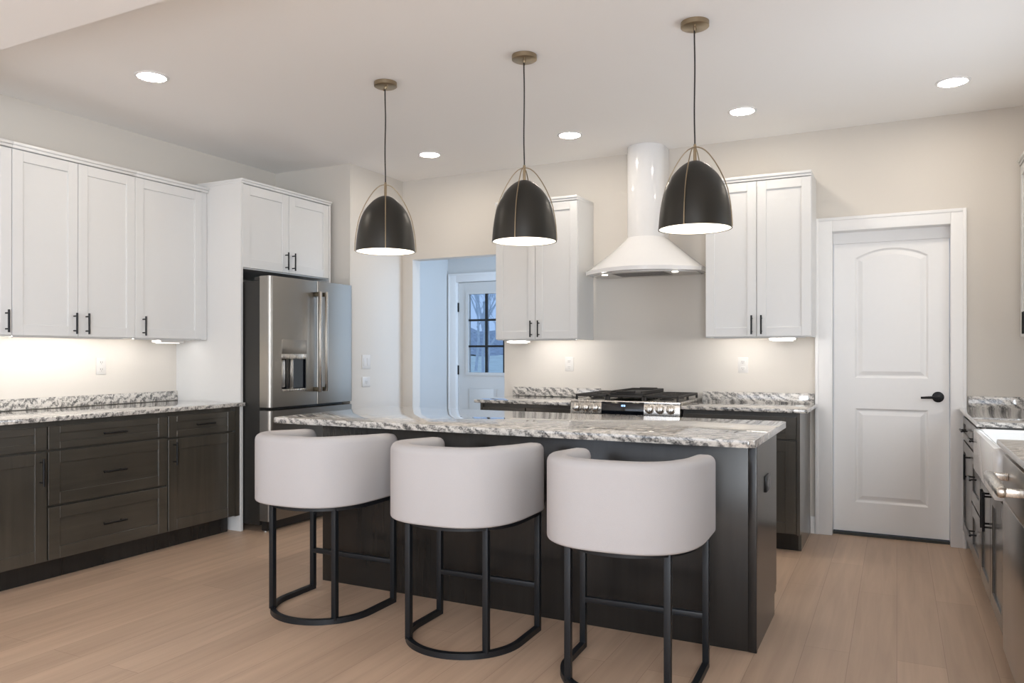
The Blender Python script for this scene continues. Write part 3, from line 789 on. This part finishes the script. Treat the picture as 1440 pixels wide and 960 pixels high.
bm.faces.new(rings[0]); bm.faces.new(list(reversed(rings[-1])))
finish('canopy', bm, HOODW, t, ang=30)
bm = B(); prism(bm, bow(0.40, 0.20, 0.43), 0.004, 0.012); up = finish('underside_filter', bm, PLATE, t)
bm = B()
for k in range(9): box(bm, -0.2, 0.2, -0.34 + 0.03 * k - 0.004, -0.34 + 0.03 * k + 0.004, 0.002, 0.004)
finish('filter_slots', bm, SLOT, up)
for x, y in ((-0.27, -0.30), (0.27, -0.30)):
    bm = B(); disc_cyl(bm, (x, y, -0.001), (0, 0, 1), 0.022, 0.005, 20); finish('lamp', bm, HOODL, t)

# ------------------------------------------------------------------ right wall: base run, sink, dishwasher, worktop
XF = 0.385
G3 = 'dark base cabinets on the right wall'
base('dark base cabinet on the right wall in the corner by the white door', (XF, 5.785, 0), R(-90), 0.645, 0.66,
     [('drawer', 0, 0.645, 0.722, 0.872, (0.32, 0.80, 0.15, False)), ('door', 0, 0.645, 0.120, 0.718, (0.585, 0.61, 0.15, True))], group=G3, toe=0.045)
base('dark three-drawer base cabinet just beyond the sink', (XF, 5.14, 0), R(-90), 0.52, 0.66,
     [('drawer', 0, 0.52, 0.722, 0.872, (0.26, 0.80, 0.15, False)), ('drawer', 0, 0.52, 0.424, 0.718, (0.26, 0.59, 0.15, False)), ('drawer', 0, 0.52, 0.120, 0.420, (0.26, 0.29, 0.15, False))], group=G3, toe=0.045)
base('dark double door base cabinet under the white farmhouse sink', (XF, 4.62, 0), R(-90), 0.96, 0.66,
     [('door', 0, 0.48, 0.120, 0.660, (0.435, 0.55, 0.18, True)), ('door', 0.48, 0.96, 0.120, 0.660, (0.525, 0.55, 0.18, True))], group=G3, toe=0.045, top=0.664, filler=(0, 0.10))
bm = B(); ya, yb = 3.70, 4.60
def wbox(*a): box(bm, *a, bev=0.005)
prism(bm, [(0.366, 4.60), (0.93, 4.60), (0.93, 3.70), (0.366, 3.70), (0.366, 2.30), (XR - 0.001, 2.30), (XR - 0.001, YB - 0.030), (0.366, YB - 0.030)], 0.897, WT, bev=0.004)
tag(finish('worktop', bm, GRAN, loc=(0.7, 4.2, 0.897)), 'granite worktop along the right wall, cut out for the sink', 'worktop', 'granite worktops')
tag(one('backsplash', GRAN, (0.416, XR - 0.001, YB - 0.029, YB - 0.001, WT - 0.02, 0.998), loc=(0.73, YB - 0.011, WT), bev=0.002), 'low granite upstand on the back wall, right of the white door', 'backsplash', 'granite upstands')
# farmhouse sink
t = thing('farmhouse_sink', 'white apron front farmhouse sink set in the right worktop', 'sink', (0.352, 4.14, 0.666))
bm = B()
o = rrect(0, 0.585, -0.462, 0.462, 0.02); ztop = 0.222
def ringv(pts, z): return [bm.verts.new((x, y, z)) for x, y in pts]
seq = [ringv(rrect(0.02, 0.565, -0.442, 0.442, 0.02), 0.0), ringv(rrect(0.006, 0.579, -0.456, 0.456, 0.02), 0.006), ringv(o, 0.02), ringv(o, ztop - 0.014),
       ringv(rrect(0.004, 0.581, -0.458, 0.458, 0.02), ztop - 0.004), ringv(rrect(0.014, 0.571, -0.448, 0.448, 0.02), ztop),
       ringv(rrect(0.030, 0.555, -0.432, 0.432, 0.03), ztop - 0.001), ringv(rrect(0.042, 0.543, -0.420, 0.420, 0.035), ztop - 0.010),
       ringv(rrect(0.050, 0.535, -0.412, 0.412, 0.04), 0.05), ringv(rrect(0.075, 0.510, -0.387, 0.387, 0.04), 0.026)]
for a, b in zip(seq[:-1], seq[1:]):
    for k in range(len(a)): bm.faces.new((a[k], a[(k + 1) % len(a)], b[(k + 1) % len(b)], b[k]))
bm.faces.new(seq[-1]); bm.faces.new(list(reversed(seq[0])))
finish('basin', bm, CERAM, t)
bm = B(); disc_cyl(bm, (0.30, 0, 0.0262), (0, 0, 1), 0.045, 0.003, 24, 0.001); finish('drain', bm, STEELB, t)
# dishwasher
t = thing('dishwasher', 'stainless dishwasher with bar handle beside the farmhouse sink', 'dishwasher', (0.372, 3.555, 0), R(-90))
one('tub', FRIDGESIDE, (0.003, 0.597, 0.03, 0.62, 0.09, 0.885), t)
bm = B(); box(bm, 0.0, 0.60, 0.0, 0.045, 0.11, 0.70, bev=0.006); dr = finish('door', bm, STEELD, t)
bm = B(); box(bm, 0.0, 0.60, 0.0, 0.045, 0.705, 0.88, bev=0.006); cpn = finish('control_panel', bm, STEELD, t)
bm = B(); box(bm, 0.150, 0.575, -0.080, -0.042, 0.794, 0.832, bev=0.016, seg=4); h = finish('handle', bm, STEELB, cpn)
for xx in (0.157, 0.545): one('handle_mount', STEELB, (xx, xx + 0.028, -0.052, 0.0, 0.798, 0.826), h, bev=0.004)
one('toe_kick', BLKPL, (0.003, 0.597, 0.05, 0.07, 0.0, 0.10), t)
# cabinet run continuing towards the camera (mostly out of view)
upper('white wall cabinet at the right edge of the photo, high in the corner', (0.70, 5.79, 1.372), R(-90), 0.80, 0.349, 2.465, [(0, 0.40, 0.37), (0.40, 0.80, 0.43)], light=False)

# ------------------------------------------------------------------ bar stools
def upath(r, yf, yc, n=28, ex=2.0, ry=None):
    ry = ry or r
    p = [(-r, yf), (-r, (yf + yc) / 2)]
    for k in range(n + 1):
        a = PI + PI * k / n
        c, s = math.cos(a), math.sin(a)
        p.append((r * math.copysign(abs(c) ** (2 / ex), c), yc + ry * math.copysign(abs(s) ** (2 / ex), s)))
    p += [(r, (yf + yc) / 2), (r, yf)]
    return p
def make_stool(label, loc, rot):
    t = thing('bar_stool', label, 'bar stool', loc, rot, 'barrel-back stools at the island')
    # shell: rounded-rectangle section swept round the U, both arm ends rounded off
    th, z0, z1 = 0.090, 0.560, 0.885
    r = 0.307 - th / 2
    def sect(k=0.0, y=0.0):
        # k shrinks the section for the rounded ends; the rim falls slightly towards the arm ends
        hw = th / 2 - k * 0.9; a, b = z0 + k * 0.25, z1 - k - 0.018 * max(0, y + 0.1) / 0.335
        rt, rb = min(0.030, hw * 0.9), min(0.044, hw * 0.9)
        p = []
        for cx, cz, rr, a0 in ((hw - rt, b - rt, rt, 0), (-hw + rt, b - rt, rt, 90), (-hw + 0.012, a + 0.012, 0.012, 180), (hw - rb, a + rb, rb, 270)):
            for q in range(5):
                an = R(a0 + 90 * q / 4); p.append((cx + rr * math.cos(an), cz + rr * math.sin(an)))
        return p
    path = upath(r, 0.235, 0.06, 40, 2.8, r + 0.040)
    ends = [(0.0, 0.022), (0.004, 0.013), (0.011, 0.005), (0.020, 0.0015), (0.034, 0.0)]
    a = [((-r, 0.235 - d), sect(k, 0.235 - d)) for d, k in ends]
    bpts = [(p, sect(0, p[1])) for p in path[1:-1]]
    c = [((r, 0.235 - d), sect(k, 0.235 - d)) for d, k in reversed(ends)]
    allp = a + bpts + c
    bm = B(); sweep(bm, [q[0] for q in allp], None, scales=[[(-u, v) for u, v in q[1]] for q in allp])
    finish('backrest', bm, FAB, t, ang=60)
    # seat cushion inside the shell
    ri = 0.215
    pts = [(x, y) for x, y in upath(ri, 0.225, 0.06, 24, 2.8, ri + 0.040)]
    bm = B(); prism(bm, pts, 0.564, 0.672, bev=0.02); finish('seat', bm, FAB, t, ang=60)
    # frame: top and bottom D rings, four uprights, foot bar
    hb = 0.0125
    sq = lambda zc: [(-hb, zc - hb), (hb, zc - hb), (hb, zc + hb), (-hb, zc + hb)]
    rp = upath(0.262, 0.255, 0.045, 30)
    bm = B(); sweep(bm, rp, sq(0.0126))
    finish('base_ring', bm, STOOLBLK, t)
    one('front_rail', STOOLBLK, (-0.251, 0.251, 0.233, 0.257, 0.534, 0.558), t)
    bm = B(); sweep(bm, rp, sq(0.546)); finish('seat_ring', bm, STOOLBLK, t)
    for x, y in ((-0.262, 0.245), (0.262, 0.245), (-0.193, -0.132), (0.193, -0.132)):
        bm = B(); box(bm, x - 0.0128, x + 0.0128, y - 0.0128, y + 0.0128, 0.015, 0.546, bev=0.002); finish('leg', bm, STOOLBLK, t)
    bm = B(); box(bm, -0.262, 0.262, 0.233, 0.257, 0.198, 0.222, bev=0.002); finish('footrest', bm, STOOLBLK, t)
    return t
st = make_stool('cream barrel-back bar stool nearest the refrigerator, left end of the island', (-2.565, 2.982, 0), R(0.6))
copy_thing(st, (-1.733, 2.947, 0), R(0.8), 'middle one of the three cream barrel-back bar stools')
copy_thing(st, (-0.944, 2.872, 0), R(2.3), 'cream barrel-back bar stool nearest the camera, right end of the island')

# ------------------------------------------------------------------ pendants
def make_pendant(label, loc, rot):
    t = thing('pendant_light', label, 'pendant light', loc, rot, 'dome pendants over the island')
    RR = 0.172; zr = 1.868 - H; hh = 0.325
    prof = [(1.0, 0.0), (0.985, 0.115), (0.966, 0.22), (0.94, 0.32), (0.905, 0.425), (0.86, 0.527), (0.805, 0.61), (0.735, 0.69), (0.64, 0.77), (0.575, 0.814), (0.50, 0.858), (0.42, 0.90), (0.33, 0.938), (0.24, 0.967), (0.15, 0.987), (0.07, 0.997), (0.0, 1.0)]
    bm = B(); lathe(bm, [(RR * r, zr + hh * z) for r, z in prof], 48); sh = finish('shade', bm, SHADE, t, ang=70)
    bm = B(); lathe(bm, [((RR - 0.004) * r, zr + 0.0005 + (hh - 0.004) * z) for r, z in prof] , 48); ln = finish('shade_lining', bm, LINING, t, ang=70)
    bm = B(); lathe(bm, [(RR - 0.0045, zr + 0.001), (RR - 0.0045, zr - 0.0015), (RR + 0.0008, zr - 0.0015), (RR + 0.0008, zr + 0.003)], 48); finish('rim', bm, SHADE, t, ang=70)
    # hoops: two crossing wires from rim to stem
    zt = zr + 0.39
    hp = [(1.0, 0.0), (0.99, 0.08), (0.975, 0.17), (0.95, 0.27), (0.915, 0.36), (0.875, 0.452), (0.815, 0.54), (0.75, 0.61), (0.685, 0.675), (0.615, 0.735), (0.545, 0.79), (0.47, 0.842), (0.38, 0.898), (0.28, 0.947), (0.19, 0.978), (0.10, 0.994), (0.04, 0.999), (0.0, 1.0)]
    for ang in (0, 90):
        bm = B()
        left = [(-(RR + 0.005) * r, 0, zr + 0.39 * z) for r, z in hp]
        right = [(-p[0], 0, p[2]) for p in reversed(left[:-1])]
        tube(bm, left + right, 0.0028, 8)
        bmesh.ops.rotate(bm, verts=bm.verts[:], cent=(0, 0, 0), matrix=Matrix.Rotation(R(ang), 3, 'Z'))
        finish('wire_hoop', bm, BRASS, t, ang=80)
    bm = B(); lathe(bm, [(0.0, zt + 0.016), (0.006, zt + 0.014), (0.008, zt), (0.008, zr + hh - 0.004), (0.0, zr + hh - 0.006)], 16); finish('stem', bm, BRASS, t)
    bm = B()
    pts = [(0.0018 * math.sin(k * 0.9), 0.0015 * math.cos(k * 0.7) - 0.0015, zt + 0.012 + (-0.022 - zt - 0.012) * k / 14) for k in range(15)]
    tube(bm, pts, 0.0036, 8); finish('cord', bm, CORD, t)
    bm = B(); lathe(bm, [(0.0, -0.026), (0.060, -0.026), (0.0665, -0.022), (0.0665, 0.0), (0.0, 0.0)], 40)
    lathe(bm, [(0.0, -0.040), (0.007, -0.039), (0.009, -0.026)], 14)
    for s in (-1, 1): disc_cyl(bm, (0.036 * s, 0.01 * s, -0.026), (0, 0, -1), 0.004, 0.010, 10)
    finish('canopy', bm, BRASS, t)
    bm = B(); lathe(bm, [(0.0, zr + 0.105), (0.026, zr + 0.108), (0.048, zr + 0.125), (0.058, zr + 0.155), (0.052, zr + 0.185), (0.034, zr + 0.215), (0.018, zr + 0.24), (0.0, zr + 0.25)], 24)
    finish('bulb', bm, BULB, t)
    bm = B(); lathe(bm, [(0.0, zr + 0.24), (0.022, zr + 0.24), (0.022, zr + 0.29), (0.0, zr + 0.318)], 20); finish('socket', bm, BLKPL, t)
    return t
pd = make_pendant('black dome pendant with brass hoops hanging nearest the refrigerator', (-2.664, 3.655, H), R(-54))
copy_thing(pd, (-1.765, 3.655, H), R(-80), 'black dome pendant with brass hoops, middle one of the row')
copy_thing(pd, (-0.861, 3.655, H), R(-93), 'black dome pendant with brass hoops hanging to the right of the range hood')

# ------------------------------------------------------------------ recessed ceiling lights
def make_can(label, loc):
    t = thing('recessed_light', label, 'ceiling light', loc, 0, 'recessed ceiling lights')
    bm = B(); lathe(bm, [(0.074, -0.004), (0.078, -0.007), (0.090, -0.004), (0.092, 0.0)], 40); finish('trim_ring', bm, TRIMW, t)
    bm = B(); lathe(bm, [(0.0, -0.0045), (0.076, -0.0045), (0.076, -0.001), (0.0, -0.001)], 40); finish('lens', bm, LENS, t)
    return t
cn = make_can('round recessed ceiling light in front of the left wall cabinets', (-3.794, 2.974, H))
copy_thing(cn, (-3.307, 5.122, H), 0, 'round recessed ceiling light near the foyer opening, leftmost of the back row')
copy_thing(cn, (-2.109, 5.122, H), 0, 'round recessed ceiling light in front of the hood chimney, on its left')
copy_thing(cn, (-0.899, 5.122, H), 0, 'round recessed ceiling light above the cabinet right of the hood')
copy_thing(cn, (0.291, 5.122, H), 0, 'round recessed ceiling light in front of the white panel door')

# ------------------------------------------------------------------ garden seen through the entry door
def ground_z(x, y):
    return -0.25 + max(0, y - 11) * 0.045 + 0.12 * math.sin(x * 0.35) * min(1, max(0, (y - 10) / 8))
def grid_mesh(bm, x0, x1, y0, y1, nx, ny, zf):
    v = [[bm.verts.new((x0 + (x1 - x0) * i / nx, y0 + (y1 - y0) * j / ny, zf(x0 + (x1 - x0) * i / nx, y0 + (y1 - y0) * j / ny))) for i in range(nx + 1)] for j in range(ny + 1)]
    for j in range(ny):
        for i in range(nx): bm.faces.new((v[j][i], v[j][i + 1], v[j + 1][i + 1], v[j + 1][i]))
bm = B(); grid_mesh(bm, -40, 12, 7.4, 46, 52, 40, ground_z); finish('lawn', bm, LAWN)['kind'] = 'structure'
bm = B(); grid_mesh(bm, -60, 30, 44, 70, 90, 10, lambda x, y: 1.0 + (y - 44) * 0.10 + 0.5 * math.sin(x * 0.9) + 0.35 * math.sin(x * 2.3 + 1)); finish('wooded_hill', bm, WOODS)['kind'] = 'structure'
bm = B()
L0 = [(-13 + 0.4 * k, 15.0 + 0.07 * (0.4 * k - 5) ** 2) for k in range(31)]
vs = [[bm.verts.new((x, y + dy, ground_z(x, y + dy) + 0.03)) for dy in (-0.7, 0.0, 0.7)] for x, y in L0]
for a, b in zip(vs[:-1], vs[1:]):
    for q in range(2): bm.faces.new((a[q], b[q], b[q + 1], a[q + 1]))
finish('driveway', bm, DRIVE)['kind'] = 'structure'
t = thing('porch_railing', 'low porch railing seen through the bottom corner of the entry door glass', 'railing', (-3.4, 9.6, -0.25))
one('rail', BLKPL, [(-0.75, 1.2, -0.03, 0.03, 1.25, 1.30), (-0.75, 1.2, -0.02, 0.02, 0.35, 0.39)], t)
bm = B()
for k in range(16): box(bm, -0.72 + 0.12 * k - 0.008, -0.72 + 0.12 * k + 0.008, -0.008, 0.008, 0.39, 1.25)
f = finish('baluster', bm, BLKPL, t)
one('post', BLKPL, (-0.80, -0.72, -0.04, 0.04, 0, 1.36), t)
one('post', BLKPL, (1.16, 1.24, -0.04, 0.04, 0, 1.36), t)
def branch(bm, p, d, L, r, lvl):
    q = p + d * L
    tube(bm, [p, (p + q) / 2 + Vector((random.uniform(-1, 1), random.uniform(-1, 1), 0)) * L * 0.05, q], [r, r * 0.8, r * 0.6], 5)
    if lvl == 0: return
    for k in range(3 if lvl > 1 else 4):
        a = Vector((random.uniform(-1, 1), random.uniform(-1, 1), random.uniform(0.1, 0.9)))
        nd = (d * 0.75 + a * 0.75).normalized()
        branch(bm, p + d * L * random.uniform(0.55, 1.0), nd, L * random.uniform(0.5, 0.72), r * 0.55, lvl - 1)
TR = [('bare winter tree straight beyond the entry door', (-6.6, 17.0), 0.9), ('bare winter tree beyond the left panes of the entry door', (-11.2, 20.5), 1.0),
      ('bare winter tree beyond the right panes of the entry door', (-7.0, 12.6), 0.75), ('thin bare tree far behind the others in the garden', (-15.5, 27.5), 1.2),
      ('bare tree far back on the right of the garden', (-9.8, 26.5), 1.1), ('bare tree far back in the middle of the garden', (-12.5, 32), 1.2)]
for k, (lab, (x, y), s) in enumerate(TR):
    bm = B(); branch(bm, Vector((0, 0, 0)), Vector((0.03, 0, 1)), 2.2 * s, 0.055 * s, 6)
    o = finish('bare_tree', bm, BARK); o.location = (x, y, ground_z(x, y) - 0.02)
    tag(o, lab, 'tree', 'bare trees in the garden')
